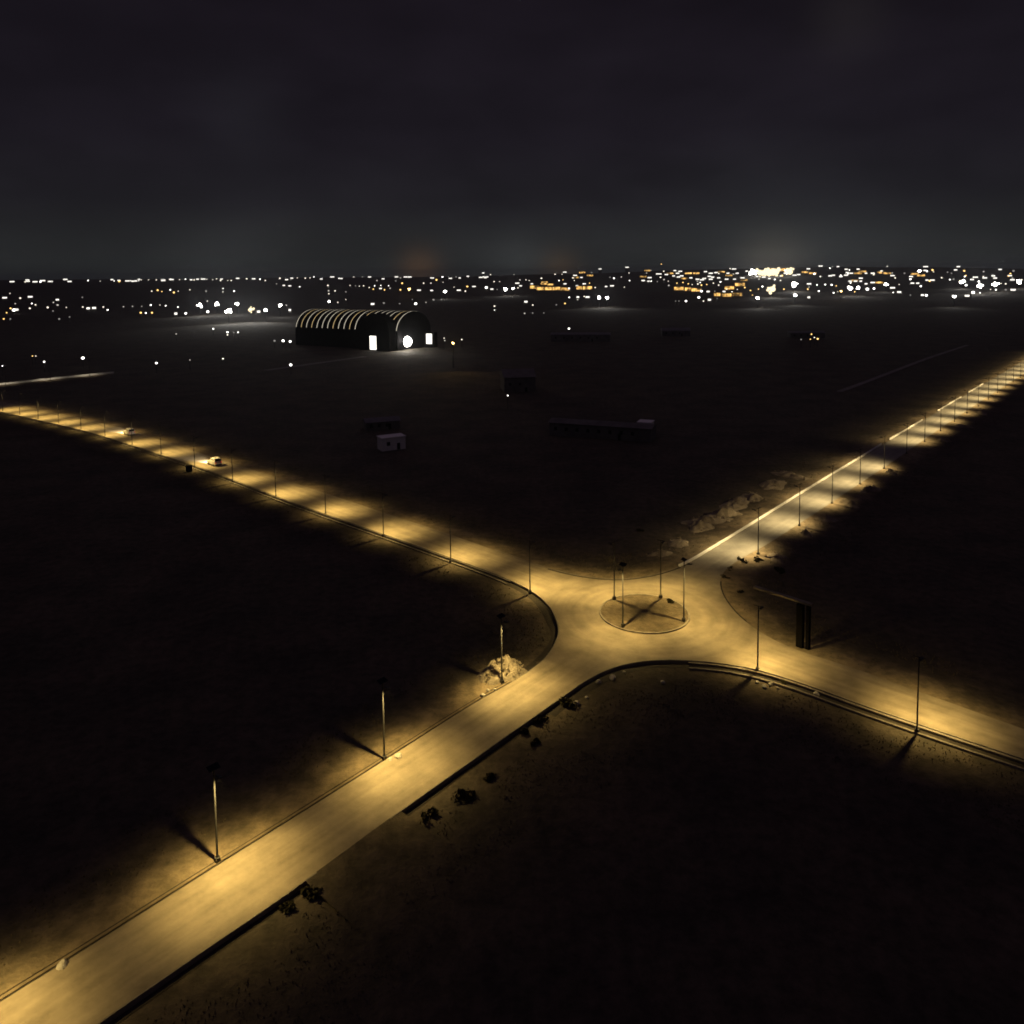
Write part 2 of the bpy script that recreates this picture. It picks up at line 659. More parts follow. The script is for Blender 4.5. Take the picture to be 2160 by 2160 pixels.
def ribbon(mb, line, profile, side=1.0, wobble=0.0, seed=0.0, att=None):
    """Sweep a profile of (offset outward, z) along a line."""
    nm = normals(line)
    n = len(profile)
    vs_, fs = [], []
    for i, (p, q) in enumerate(zip(line, nm)):
        for j, (o, z) in enumerate(profile):
            w = wobble * o * noise.noise(Vector((i * 0.13, j * 1.7, seed)))
            zz = z + (0.5 * wobble * noise.noise(Vector((p.x * 0.35, p.y * 0.35, j + seed))) if 0 < j < n - 1 else 0)
            v = p + q * (side * (o + w))
            vs_.append((v.x, v.y, zz))
            if att is not None:
                att.append(max(0.0, min(1.0, (o - 1.5) / 9.0)))
    for i in range(len(line) - 1):
        for j in range(n - 1):
            f = (i * n + j, (i + 1) * n + j, (i + 1) * n + j + 1, i * n + j + 1)
            fs.append(f if side < 0 else tuple(reversed(f)))
    mb.add(vs_, fs)


def cut(line, px0, px1):
    """Part of a line between two photo points (nearest vertices)."""
    a, b = at(*px0, ZR), at(*px1, ZR)
    ia = min(range(len(line)), key=lambda i: (line[i] - a).length)
    ib = min(range(len(line)), key=lambda i: (line[i] - b).length)
    return line[min(ia, ib):max(ia, ib) + 1]


outline = LW + LN_ + LE + LS
tris = tessellate_polygon([[Vector((p.x, p.y, 0)) for p in outline]])
mb = MB()
mb.add([(p.x, p.y, ZR) for p in outline], [t if (Vector((outline[t[1]] - outline[t[0]])).cross(outline[t[2]] - outline[t[0]])).z > 0 else (t[0], t[2], t[1]) for t in tris])
tag(mb.build('road', M_road), kind='structure')

# travel direction W: road lies to the right, outside = left (+1); N: from far left to far right, outside = left; E: outside left; S: outside left
verge = MB()
RAMP = [(0.0, ZR - 0.012), (0.7, ZR - 0.05), (2.2, 0.36), (4.5, 0.18), (7.5, 0.04), (10.0, -0.05), (12.0, -0.16)]
v_att = []
ribbon(verge, LN_, RAMP, 1, 0.10, 1, v_att)
ribbon(verge, cut(LW, (-330, 2330), (1098, 1428)), [(0.80, 0.45)] + [(o + 0.9, z) for o, z in RAMP[2:]], 1, 0.10, 2, v_att)
ribbon(verge, LE, RAMP, 1, 0.10, 3, v_att)
vo = tag(verge.build('verge', M_sand), kind='structure')
va_ = vo.data.attributes.new('soil', 'FLOAT', 'POINT')
va_.data.foreach_set('value', v_att)
ramp = MB()
ribbon(ramp, cut(LS, (835, 1716), (650, 1852)), RAMP, 1, 0.10, 4)
tag(ramp.build('field_entrance', M_ground), kind='structure')

# far kerb and narrow gutter of the near-left arm
kerb, gut, sandk = MB(), MB(), MB()
kl = cut(LW, (-330, 2330), (1098, 1428))
ribbon(gut, kl, [(0.0, ZR - 0.10), (0.30, ZR - 0.10)], 1)
ribbon(sandk, kl, [(0.30, ZR - 0.14), (0.30, ZR - 0.02), (0.62, ZR - 0.02), (0.62, ZR - 0.14)], 1)
ribbon(gut, kl, [(0.62, ZR - 0.07), (0.86, ZR - 0.07)], 1, 0.3, 2)


# open drains on the camera side: road face, apron, channel, outer lip
def drain(line, apron=0.35, chan=0.9, lip=0.40, lip_z=0.30):
    ribbon(kerb, line, [(0.0, ZR + 0.004), (0.14, ZR + 0.004), (0.14, ZR - 0.16), (0.14 + apron, ZR - 0.16), (0.14 + apron, -0.08)], 1)
    o = 0.14 + apron + chan
    ribbon(gut, line, [(0.14 + apron, -0.025), (o, -0.025)], 1)
    ribbon(kerb, line, [(o, -0.05), (o, lip_z), (o + lip, lip_z), (o + lip, -0.15)], 1, 0.05, 7)


drain(cut(LS, (2420, 1690), (1445, 1392)), 0.40, 1.15, 0.34, 0.26)
face = [(0.0, ZR + 0.004), (0.16, ZR + 0.004), (0.16, -0.10)]
ribbon(kerb, cut(LS, (1445, 1392), (824, 1724)), face, 1)
ribbon(kerb, cut(LS, (663, 1842), (-120, 2390)), face, 1)
ribbon(gut, cut(LS, (1445, 1392), (1150, 1494)), [(0.16, -0.02), (1.0, 0.02), (1.9, -0.02)], 1, 0.35, 3)
ribbon(gut, cut(LS, (1150, 1494), (824, 1724)), [(0.16, -0.02), (0.75, -0.02)], 1, 0.3, 3)
ribbon(gut, cut(LS, (663, 1842), (-120, 2390)), [(0.16, -0.02), (0.75, -0.02)], 1, 0.2, 4)
wc = cut(LW, (1098, 1428), (1085, 1226))
ribbon(kerb, wc, face, 1)
ribbon(gut, wc, [(0.16, -0.02), (0.8, 0.02), (1.5, -0.02)], 1, 0.35, 5)
drain(cut(LW, (1085, 1226), (0, 868)), 0.2, 0.8, 0.26, 0.22)
ribbon(kerb, cut(LN_, (1040, 1160), (1436, 1196)), [(0.0, ZR + 0.10), (0.30, ZR + 0.10), (0.30, ZR - 0.08)], 1)
ribbon(gut, cut(LN_, (1150, 1198), (1436, 1196)), [(-0.34, ZR + 0.004), (0.0, ZR + 0.004)], 1, 0.25, 6)
ribbon(gut, cut(LE, (1519, 1224), (1575, 1312)), [(0.0, ZR + 0.004), (0.26, ZR + 0.004)], 1, 0.3, 8)
tag(kerb.build('kerb', M_concrete), kind='structure')
tag(gut.build('drain_floor', M_mud), kind='structure')
tag(sandk.build('road_edge', M_sand), kind='structure')

# dirt tracks that catch a little sky light
trk = MB()
for pts, w in (([(1770, 826), (1830, 804), (1890, 781), (1950, 758), (2040, 728)], 3.0), ([(560, 781), (640, 770), (770, 752)], 6.0)):
    ln = smooth_line(pts, 0.06, 4.0)
    ribbon(trk, ln, [(-w / 2, 0.06), (w / 2, 0.06)], 1, 0.1)
tag(trk.build('path', mat('pale_track_dust', (0.15, 0.135, 0.12), 0.95, (0.24, 0.22, 0.20), 0.08)), kind='structure')

# ------------------------------------------------------------------ roundabout island
ISL_R = (at(1266, 1292, ZR) - at(1452, 1286, ZR)).length / 2
M_isl = mat('island_dry_grass_soil', (0.065, 0.052, 0.034), 0.95, (0.145, 0.113, 0.072), 0.7, 0.8, 2.0)
isl = thing('traffic_island', 'round earth traffic island with low kerb at the centre of the crossroads', 'traffic island', (ISL.x, ISL.y, ZR))
mb = MB()
NS = 72
rings = [(1.0, 0.14), (0.93, 0.16), (0.8, 0.24), (0.6, 0.33), (0.35, 0.40), (0.0, 0.42)]
vs_, fs = [], []
for f_, z in rings:
    for k in range(NS):
        a = 2 * PI * k / NS
        rr = (ISL_R - 0.32) * f_
        vs_.append((rr * math.cos(a), rr * math.sin(a), z + 0.06 * noise.noise(Vector((rr * math.cos(a), rr * math.sin(a), 1)))))
for i in range(len(rings) - 1):
    for k in range(NS):
        k2 = (k + 1) % NS
        fs.append((i * NS + k, i * NS + k2, (i + 1) * NS + k2, (i + 1) * NS + k))
mb.add(vs_, fs, True)
mb.build('island_soil', M_isl, isl)
mb = MB()
vs_, fs = [], []
prof = [(ISL_R, 0.0), (ISL_R, 0.22), (ISL_R - 0.30, 0.22), (ISL_R - 0.30, 0.05)]
for rr, z in prof:
    for k in range(NS):
        a = 2 * PI * k / NS
        vs_.append((rr * math.cos(a), rr * math.sin(a), z))
for i in range(len(prof) - 1):
    for k in range(NS):
        k2 = (k + 1) % NS
        fs.append((i * NS + k, i * NS + k2, (i + 1) * NS + k2, (i + 1) * NS + k))
mb.add(vs_, fs)
mb.build('kerb_ring', M_concrete, isl)

# ------------------------------------------------------------------ solar street lamps
LAMP_COL = (1.0, 0.695, 0.22)
LAMP_W = 14300.0
HAZE = 0.55e-4


def make_lamp():
    t = thing('street_lamp', 'solar street lamp', 'street lamp')
    b = MB()
    b.box((0, 0, 0.25), (0.48, 0.48, 0.7))
    b.build('plinth', M_plinth, t)
    p = MB()
    p.tube([(0, 0, 0.5), (0, 0, 4.5), (0, 0, 9.9)], [0.115, 0.10, 0.075], 12)
    p.tube([(0, 0, 0.60), (0, 0, 0.68)], [0.28, 0.28], 12)
    p.build('pole', M_galv, t)
    a = MB()
    a.tube([(0, 0.0, 9.2), (0, 0.3, 9.42), (0, 0.75, 9.62)], [0.05, 0.045, 0.04], 8)
    a.build('arm', M_galv, t)
    h = MB()
    tilt = Matrix.Rotation(math.radians(10), 3, 'X')
    h.box((0, 1.00, 9.69), (0.40, 0.80, 0.12), m=tilt)
    h.box((0, 0.78, 9.72), (0.24, 0.36, 0.16), m=tilt)
    head = h.build('lamp_head', M_head, t)
    l = MB()
    l.box((0, 1.04, 9.625), (0.28, 0.50, 0.016), m=tilt)
    l.build('lens', M_glow_warm, head)
    s = MB()
    ps = Matrix.Rotation(math.radians(-22), 3, 'X')
    s.box((0, -0.05, 10.26), (1.2, 0.75, 0.05), m=ps)
    s.tube([(0, 0, 9.88), (0, 0, 10.3)], 0.05, 8)
    s.build('solar_panel', M_panel, t)
    # luminaire: a bright central pool and a wide soft skirt
    for part, share, cone, sx in (('pool', 0.68, 92, 1.08), ('skirt', 0.30, 138, 1.12)):
        ld = bpy.data.lights.new('street_lamp_' + part, 'SPOT')
        ld.color = LAMP_COL
        ld.energy = LAMP_W * share
        ld.spot_size = math.radians(cone)
        ld.spot_blend = 1.0
        ld.shadow_soft_size = 0.06
        lo = bpy.data.objects.new('lamp_light_' + part, ld)
        COL.objects.link(lo)
        lo.parent = t
        lo.location = (0, 0.95, 9.50)
        lo.rotation_euler = (math.radians(16), 0, 0)
        lo.scale = (sx, 1.0, 1.0)
    return t


ORD = ['first', 'second', 'third', 'fourth', 'fifth', 'sixth', 'seventh', 'eighth', 'ninth', 'tenth', 'eleventh', 'twelfth',
       'thirteenth', 'fourteenth', 'fifteenth', 'sixteenth', 'seventeenth', 'eighteenth', 'nineteenth', 'twentieth', 'twenty-first',
       'twenty-second', 'twenty-third', 'twenty-fourth']
lamp0 = make_lamp()
used = [False]


def place_lamp(pos, toward, label, group, gain=1.0, colour=None, tilt=None, cone=None, pool=None):
    o = lamp0 if not used[0] else copy_tree(lamp0)
    used[0] = True
    o.location = (pos.x, pos.y, pos.z)
    o.rotation_euler = (0, 0, math.atan2(toward.y, toward.x) - PI / 2)
    o['label'] = label
    o['group'] = group
    if gain != 1.0 or colour or tilt or cone:
        for c in o.children:
            if c.type == 'LIGHT':
                c.data = c.data.copy()
                c.rotation_euler = (math.radians(tilt if tilt else 16), 0, 0)
                if cone and 'skirt' in c.name:
                    c.data.spot_size = math.radians(cone)
                elif cone and pool:
                    c.data.spot_size = math.radians(pool)
                c.data.energy *= gain
                if colour:
                    c.data.color = colour
    return o


GL = 'solar street lamps along the crossing roads'
perpB = Vector((-B_DIR.y, B_DIR.x, 0))
if perpB.y < 0:
    perpB = -perpB
perpA = Vector((A_DIR.y, -A_DIR.x, 0))          # to the right of the A road heading away

bl = [(1118, 1253), (951, 1188), (809, 1133), (687, 1087), (582, 1050), (491, 1019), (411, 988), (340, 961), (279, 941), (222, 922),
      (171, 908), (124, 896), (81, 886), (42, 877), (6, 869)]
for i, (x, y) in enumerate(bl):
    place_lamp(at(x, y, -0.05), perpB, 'tall solar street lamp, %s from the roundabout along the left road' % ORD[i], GL, 1.0, None, 15, 134, 100)
for i, (x, y) in enumerate([(1598, 1418), (1934, 1547)]):
    place_lamp(at(x, y, -0.05), perpB, 'tall solar street lamp, %s from the roundabout along the right road' % ORD[i], GL, 1.0, None, 15, 138)
for i, (x, y) in enumerate([(1059, 1443), (811, 1605), (459, 1821), (-81, 2161)]):
    place_lamp(at(x, y, 0.25), perpA, 'tall solar street lamp, %s from the roundabout along the near left road' % ORD[i], GL, 1.05, None, 10, 136)
ur = [(1599, 1172), (1686, 1112), (1755, 1065), (1814, 1024), (1865, 991)]
for n in range(5, 23):
    x = 2495 - 8334 / (n + 9.3)
    ur.append((x, 991 - (x - 1865) * 0.672))
for i, (x, y) in enumerate(ur):
    g = 0.0 if i == 5 else 1.15
    nm = 'tall solar street lamp, %s from the roundabout along the upper right road' % ORD[i]
    if i == 5:
        nm = 'unlit solar street lamp beside the dark gap in the upper right road'
    place_lamp(at(x, y, 0.1), -perpA, nm, GL, g, (1.0, 0.745, 0.34), 23, 124, 112)
for (x, y), w in zip([(1287, 1262), (1401, 1256), (1316, 1322), (1449, 1313)],
                     ['left of the far pair', 'right of the far pair', 'left of the near pair', 'right of the near pair']):
    p = at(x, y, ZR + 0.1)
    d = (p - Vector((ISL.x, ISL.y, p.z))).normalized()
    p = Vector((ISL.x, ISL.y, p.z)) + d * (ISL_R - 0.75)
    lo_ = place_lamp(p, d, 'solar street lamp on the round island, %s' % w, 'lamps round the traffic island', 0.95 if 'far' in w else 0.86, None, 17 if 'far' in w else 12, 146 if 'far' in w else 142, 112)
    lo_.scale = (1, 1, 1.06)

# ------------------------------------------------------------------ white roadside wall on the upper right road
for (pa, pb), lab in ((((1440, 1194), (1858, 940)), 'long low whitewashed wall along the far edge of the upper right road'),
                      (((1880, 928), (1946, 887)), 'short low white wall just past the dark gap of the upper right road'),
                      (((1980, 868), (2026, 840)), 'low white wall stretch in the middle of the far upper right road'),
                      (((2044, 828), (2074, 811)), 'farthest short stretch of low white wall on the upper right road')):
    mb = MB()
    ribbon(mb, cut(LN_, pa, pb), [(0.12, ZR - 0.1), (0.12, ZR + 0.50), (0.36, ZR + 0.50), (0.36, 0.0)], 1)
    tag(mb.build('roadside_wall', M_white), lab, 'wall', 'low white walls on the upper right road')

# ------------------------------------------------------------------ night haze
hz = bpy.data.materials.new('thin_night_haze')
hz.use_nodes = True
hz.node_tree.nodes.clear()
_o = hz.node_tree.nodes.new('ShaderNodeOutputMaterial')
_v = hz.node_tree.nodes.new('ShaderNodeVolumePrincipled')
_v.inputs['Color'].default_value = (0.80, 0.84, 0.92, 1)
_v.inputs['Density'].default_value = HAZE
_v.inputs['Anisotropy'].default_value = 0.65
hz.node_tree.links.new(_v.outputs[0], _o.inputs['Volume'])
hb = MB()
hb.box((0, 0, 45), (30000, 30000, 180))
tag(hb.build('haze', hz), kind='stuff')

# ------------------------------------------------------------------ far-left lit boundary wall
mb = MB()
wl_ = [at(x, y, 0) for x, y in ((-200, 832), (0, 812), (120, 799), (240, 787))]
ribbon(mb, wl_, [(-0.15, -0.2), (-0.15, 0.9), (0.15, 0.9), (0.15, -0.2)], 1)
tag(mb.build('boundary_wall', M_white), 'pale boundary wall lit in patches at the far left', 'wall')
wd = (wl_[-1] - wl_[1]).normalized()
wp = Vector((-wd.y, wd.x, 0))
if wp.y < 0:
    wp = -wp
for i, (x, y) in enumerate(((8, 812), (102, 802), (185, 793))):
    place_lamp(at(x, y, -0.05) - wp * 3.0, wp, 'small street lamp lighting the pale wall, %s from the left edge' % ORD[i],
               'lamps by the far left wall', 0.30, (1.0, 0.85, 0.6))

# ------------------------------------------------------------------ cars
M_carw = mat('white_car_paint', (0.62, 0.62, 0.62), 0.3, (0.66, 0.66, 0.66), 2.0, spec=0.5)
M_card = mat('dark_car_paint', (0.05, 0.05, 0.055), 0.3, (0.06, 0.06, 0.065), 2.0, spec=0.5)
M_tyre = mat('tyre_rubber', (0.015, 0.015, 0.015), 0.9, (0.022, 0.022, 0.022), 6.0)
M_glass = mat('car_window_glass', (0.012, 0.014, 0.016), 0.08, (0.016, 0.018, 0.02), 2.0, spec=0.5)
M_beam = emit('headlight_lens', (1.0, 0.93, 0.78), 25.0)
M_tail = emit('tail_light_lens', (1.0, 0.04, 0.02), 0.6)


def make_car(paint, label):
    t = thing('car', label, 'car')
    # side profile lofted across the width, nose along +Y
    prof = [(-2.1, 0.45), (-2.15, 0.95), (-2.0, 1.25), (-1.75, 1.95), (0.2, 2.0), (1.0, 1.32), (2.05, 1.12), (2.2, 0.8), (2.15, 0.45)]
    b = MB()
    W = [(-1.0, 0.90), (-0.86, 1.0), (0.86, 1.0), (1.0, 0.90)]
    vs_ = []
    for x, s in W:
        for y, z in prof:
            vs_.append((x * (0.86 if z > 1.4 else 1.0), y * (0.985 if s < 1 else 1), 0.45 + (z - 0.45) * s))
    n = len(prof)
    fs = []
    for i in range(len(W) - 1):
        for j in range(n):
            j2 = (j + 1) % n
            fs.append((i * n + j, i * n + j2, (i + 1) * n + j2, (i + 1) * n + j))
    fs.append(tuple(range(n)))
    fs.append(tuple(reversed(range(3 * n, 4 * n))))
    b.add(vs_, fs)
    b.build('body', paint, t)
    g = MB()
    g.add([(-0.72, 0.30, 1.93), (0.72, 0.30, 1.93), (0.80, 1.00, 1.36), (-0.80, 1.00, 1.36)], [(0, 1, 2, 3)])
    g.v = [(x, y + 0.04, z + 0.03) for x, y, z in g.v]
    g.build('windscreen', M_glass, t)
    g = MB()
    g.add([(-0.72, -1.82, 1.86), (0.72, -1.82, 1.86), (0.80, -2.02, 1.32), (-0.80, -2.02, 1.32)], [(3, 2, 1, 0)])
    g.v = [(x, y - 0.03, z + 0.01) for x, y, z in g.v]
    g.build('rear_window', M_glass, t)
    for s in (-1, 1):
        g = MB()
        g.box((s * 0.905, -0.55, 1.55), (0.04, 1.9, 0.42))
        g.build('side_window', M_glass, t)
        l = MB()
        l.box((s * 0.70, 2.17, 0.86), (0.42, 0.10, 0.20))
        l.build('headlight', M_beam, t)
        l = MB()
        l.box((s * 0.78, -2.13, 0.98), (0.24, 0.06, 0.24))
        l.build('tail_light', M_tail, t)
        for y in (-1.3, 1.35):
            w = MB()
            w.tube([(s * 0.78, y, 0.36), (s * 1.0, y, 0.36)], 0.36, 16)
            w.build('wheel', M_tyre, t)
    ld = bpy.data.lights.new('headlight_beam', 'SPOT')
    ld.energy = 26000
    ld.color = (1.0, 0.86, 0.6)
    ld.spot_size = math.radians(46)
    ld.spot_blend = 0.8
    ld.shadow_soft_size = 0.1
    lo = bpy.data.objects.new('beam_light', ld)
    COL.objects.link(lo)
    lo.parent = t
    lo.location = (0, 2.35, 0.95)
    lo.rotation_euler = (math.radians(78), 0, 0)
    return t


for (x, y), p, lab in (((453, 981), M_carw, 'white car driving away with headlights on, nearer on the left road'),
                       ((273, 917), M_carw, 'smaller white car far along the left road with bright headlight pool')):
    c = make_car(p, lab)
    q = at(x, y, ZR)
    i = min(range(len(LN_)), key=lambda k: (LN_[k] - q).length)
    d = (LN_[max(i - 4, 0)] - LN_[i + 4]).normalized()
    c.location = q
    c.rotation_euler = (0, 0, math.atan2(d.y, d.x) - PI / 2)
    c.scale = (1.2, 1.2, 1.25)
    c['group'] = 'cars on the left road'

# ------------------------------------------------------------------ gantry by the right road
g0, g1 = at(1690, 1370, 0.0), at(1706, 1375, 0.0)
gt = thing('sign_gantry', 'dark cantilever sign gantry with pale top beam beside the right road', 'gantry', (g0.x, g0.y, 0))
# beam runs parallel to the B road towards far left
ZB = 7.6
b0 = at(1591, 1238, ZB)
b1 = at(1713, 1276, ZB)
mb = MB()
bv = (b1 - b0)
ang = math.atan2(bv.y, bv.x)
mid = (b0 + b1) / 2 - g0
mb.box((mid.x, mid.y, ZB), (bv.length, 0.7, 0.35), ang)
mb.build('beam', M_concrete, gt)
for (px, py), w in (((1687, 1370), 1.05), ((1704, 1374), 0.5)):
    q = at(px, py, 0.0) - g0
    mb = MB()
    mb.box((q.x, q.y, (ZB - 0.2) / 2), (w, 0.7, ZB - 0.2), ang)
    mb.box((q.x, q.y, 0.12), (w + 0.5, 1.2, 0.3), ang)
    mb.build('column', M_dark, gt)

# ------------------------------------------------------------------ dim buildings in the dark fields


def house(px, py, w, d, h, rz, label, wall=M_white, roof_h=0.0, roof=M_roof, name='house', nwin=2):
    p = at(px, py, 0.0)
    t = thing(name, label, 'building', (p.x, p.y, 0), rz)
    mb = MB()
    mb.box((0, 0, h / 2 - 0.1), (w, d, h + 0.2))
    mb.build('wall', wall, t)
    mb = MB()
    if roof_h > 0:
        e = 0.5
        mb.add([(-w / 2 - e, -d / 2 - e, h + 0.01), (w / 2 + e, -d / 2 - e, h + 0.01), (w / 2 + e, d / 2 + e, h + 0.01), (-w / 2 - e, d / 2 + e, h + 0.01),
                (-w / 2 - e, 0, h + roof_h), (w / 2 + e, 0, h + roof_h)],
               [(0, 1, 5, 4), (2, 3, 4, 5), (0, 4, 3), (1, 2, 5), (3, 2, 1, 0)])
    else:
        mb.box((0, 0, h + 0.16), (w + 0.4, d + 0.4, 0.30))
    mb.build('roof', roof, t)
    mb = MB()
    dw, dh = min(1.1, w * 0.5), min(2.3, h * 0.8)
    mb.box((w * 0.2, -d / 2 - 0.02, dh / 2), (dw, 0.08, dh))
    mb.build('door', M_dark, t)
    for i in range(nwin):
        mb = MB()
        mb.box((-w / 2 + w * (i + 0.6) / (nwin + 1.2), -d / 2 - 0.02, h * 0.55), (1.2, 0.08, 1.3))
        mb.build('window', M_glass, t)
    return t


house(826, 946, 8.5, 5.0, 4.2, math.radians(28), 'small white flat roofed hut standing alone in the dark field', M_white, 0, M_white, 'hut', 1)
house(805, 903, 13, 7, 3.2, math.radians(20), 'dim low building just behind the small white hut', M_block, 1.2, M_roof, 'house', 3)
house(1092, 822, 16, 16, 7.5, math.radians(8), 'grey gabled house in the dark field below the town', M_block, 3.5, M_block, 'house', 2)
house(1270, 920, 38, 9, 4.8, math.radians(-22), 'long unlit block building in the middle dark field', M_block, 1.0, M_block, 'house', 8)
house(1362, 921, 5, 5, 5.5, math.radians(-22), 'small pale shed at the end of the long unlit building', M_white, 0, M_white, 'shed', 1)
house(1225, 719, 52, 14, 6.0, math.radians(-8), 'distant low warehouse with a single lamp at its left end', M_block, 1.5, M_roof, 'warehouse', 6)
house(1425, 708, 26, 10, 5.0, math.radians(-5), 'distant brown shed faintly lit beside the far warehouse', M_block, 2.5, M_roof, 'shed', 3)
house(1700, 712, 30, 10, 4.5, math.radians(-4), 'distant low building with orange lamps at its right end', M_block, 1.5, M_roof, 'house', 4)
house(399, 994, 1.5, 1.3, 1.5, math.radians(40), 'small dark roadside cabinet beside the left road', M_dark, 0, M_dark, 'roadside_cabinet', 0)

# ------------------------------------------------------------------ vaulted hall
M_strip = emit('lit_skylight_strip', (1.0, 0.90, 0.70), 0.85)
M_stripo = emit('lit_skylight_strip_warm', (1.0, 0.72, 0.34), 0.75)
M_door = emit('lit_hall_opening', (1.0, 0.95, 0.86), 2.2)
TH = math.radians(33)
hu = Vector((math.cos(TH), -math.sin(TH), 0))
hv = Vector((math.sin(TH), math.cos(TH), 0))
h0 = at(624, 727, 0.0)
HL, HW, EAVE, RISE = 118.5, 21.0, 14.0, 16.5
hall = thing('vaulted_hall', 'barrel vaulted hall with glowing rib strips and bright doors', 'hall', h0, -TH)   # local x = hu, y = hv
NRIB = 14


def arc(k, n, hw=HW, e=EAVE, rise=RISE, grow=0.0):
    a = PI * k / n
    return (hw - (hw + grow) * math.cos(a), e + (rise + grow) * math.sin(a))


mb = MB()
vs_, fs = [], []
for x in (0, HL):
    vs_ += [(x, 0, -0.2)] + [(x,) + arc(k, 24) for k in range(25)] + [(x, 2 * HW, -0.2)]
n = 27
for k in range(n - 1):
    fs.append((k, n + k, n + k + 1, k + 1))
fs.append(tuple(range(n)))
fs.append(tuple(reversed(range(n, 2 * n))))
mb.add(vs_, fs)
mb.build('vault_roof', M_vault, hall)
for i in range(19):
    x = 1.2 + i * (HL - 2.4) / 18
    mb = MB()
    pts = [arc(k, 30, grow=0.12) for k in range(1, 29)]
    mb.add([(x + s * 0.26, y, z) for y, z in pts for s in (-1, 1)], [(2 * k, 2 * k + 1, 2 * k + 3, 2 * k + 2) for k in range(len(pts) - 1)])
    mb.build('skylight_strip', M_stripo if i in (1, 3, 7, 10, 12, 17) else M_strip, hall)
# transverse entrance vault
ax0, ax1, ay0 = 83.0, 116.5, -7.0
mb = MB()
vs_, fs = [], []
R_ = (ax1 - ax0) / 2
sec = [(ax0, -0.2)] + [(ax0 + R_ - R_ * math.cos(PI * k / 24), 14.0 + 15.4 * math.sin(PI * k / 24)) for k in range(25)] + [(ax1, -0.2)]
for y in (ay0, 3.0):
    vs_ += [(x, y, z) for x, z in sec]
for k in range(n - 1):
    fs.append((n + k, k, k + 1, n + k + 1))
fs.append(tuple(reversed(range(n))))
fs.append(tuple(range(n, 2 * n)))
mb.add(vs_, fs)
mb.build('entrance_vault', M_vault, hall)
for x0, x1, z0, z1 in ((95.2, 102.0, 0.6, 11.6),):
    mb = MB()
    mb.box(((x0 + x1) / 2, ay0 - 0.15, (z0 + z1) / 2), (x1 - x0, 0.2, z1 - z0))
    mb.build('doorway', M_door, hall)

# small lit block beside the hall
q = at(905, 733, 0)
t = thing('gatehouse', 'small block with tall lit doorway right of the vaulted hall', 'building', q, -0.3)
mb = MB()
mb.box((0, 4, 6), (9, 7, 12.4))
mb.build('wall', M_vault, t)
mb = MB()
mb.box((0, 0.4, 7.2), (5.0, 0.2, 8.4))
mb.build('doorway', M_door, t)

# ------------------------------------------------------------------ lights of the town
E_COL = {
    'w': emit('cool_white_lamp', (1.0, 0.97, 0.88), 5.0),
    'v': emit('warm_white_lamp', (1.0, 0.90, 0.72), 2.2),
    'u': emit('weak_white_lamp', (1.0, 0.93, 0.80), 0.8),
    'o': emit('amber_lamp', (1.0, 0.60, 0.18), 3.0),
    'd': emit('dim_grey_lamp', (1.0, 0.95, 0.85), 0.35),
    'B': emit('floodlight_lamp', (1.0, 0.96, 0.86), 28.0),
    'S': emit('warm_stadium_lamp', (1.0, 0.84, 0.52), 1.7),
    'O': emit('amber_floodlight', (1.0, 0.62, 0.20), 9.0),
    'F': emit('lit_windows_white', (1.0, 0.96, 0.86), 2.0),
    'G': emit_uneven('amber_windows_and_ground_glow', (1.0, 0.56, 0.15), 0.12, 2.4, 0.10),  # also painted on the H fronts as the glow of lit yards
}
M_far = mat('dark_far_wall', (0.16, 0.14, 0.12), 0.9, (0.24, 0.21, 0.19), 0.2)

Z1 = """190,195 210,190w 305,195 375,192w 525,192w 665,185 757,190 862,188 900,190o 960,188w 1000,190w 1067,180 1122,180 1180,180 1245,180 1285,175 1355,178 1400,175 1465,180 1520,168 1560,176 1605,178 1635,172 1665,185 1720,185 1745,185 1862,172 1915,172w
1145,265 1190,258o 1222,268o 1285,255 1312,275o 1345,265 1433,255 1555,265 1683,245 1683,270 1767,265
75,282 35,315w 153,318 228,308w 115,360 240,358 268,368 225,395 120,405w 105,408+ 80,395o 50,428o 28,475o 78,475d 433,330w 403,350 435,370 360,388 500,388 400,415d 622,312d 625,385 665,395w 710,392w 780,385 812,407 932,383 1000,380 1070,380 1138,370+ 1207,370 1250,375 1343,385 1327,435w 1402,433+ 1063,428o 1100,430 1147,428o 447,475d 525,460d
1510,370B30 1635,362B25 1725,415B35 1790,362B22 1890,405B42 1568,420+ 1565,340
1330,588 1610,550 1717,575+ 1717,595 1797,575 1765,578d
245,755o 270,755 333,798+ 625,770+ 18,830 1180,808+ 1433,785 1683,775"""
Z2 = """30,175 70,185 180,168 262,178d 312,165 372,167 408,165 437,158 575,158w 645,170w 737,158 803,158d 857,158w 913,185 1090,165 1130,158w 1165,158w 1055,188d 1103,205o 1265,205 1320,205 1362,180o 1407,158 1412,198 1510,158d 1715,128w 1770,140 1797,193 1838,193
155,210 210,222w 255,225w 330,232 543,222 710,222 752,225 780,228 812,225 895,225 942,222 1000,225 855,238 885,250o 940,245w 970,255o 1012,243 1090,255o 1157,250O20 1230,258w 1325,260w 1427,270B20 1495,235 1530,258w 1580,265 1595,230o 1645,230w 1738,238+ 1780,250w 1820,252 1885,250B25
548,262 550,285 597,263 553,345B15 618,350 678,328 678,270d 880,362w 1085,360d 965,355d 1205,360+ 1180,328d 1283,350 1340,330d 1400,328d
180,375B22 75,408B25 230,372 255,408w 20,420w
205,640+ 258,645+ 140,640d 262,822+
1420,620 1425,638 1487,660O20 1553,630 1800,378 1800,408 1900,1053+"""
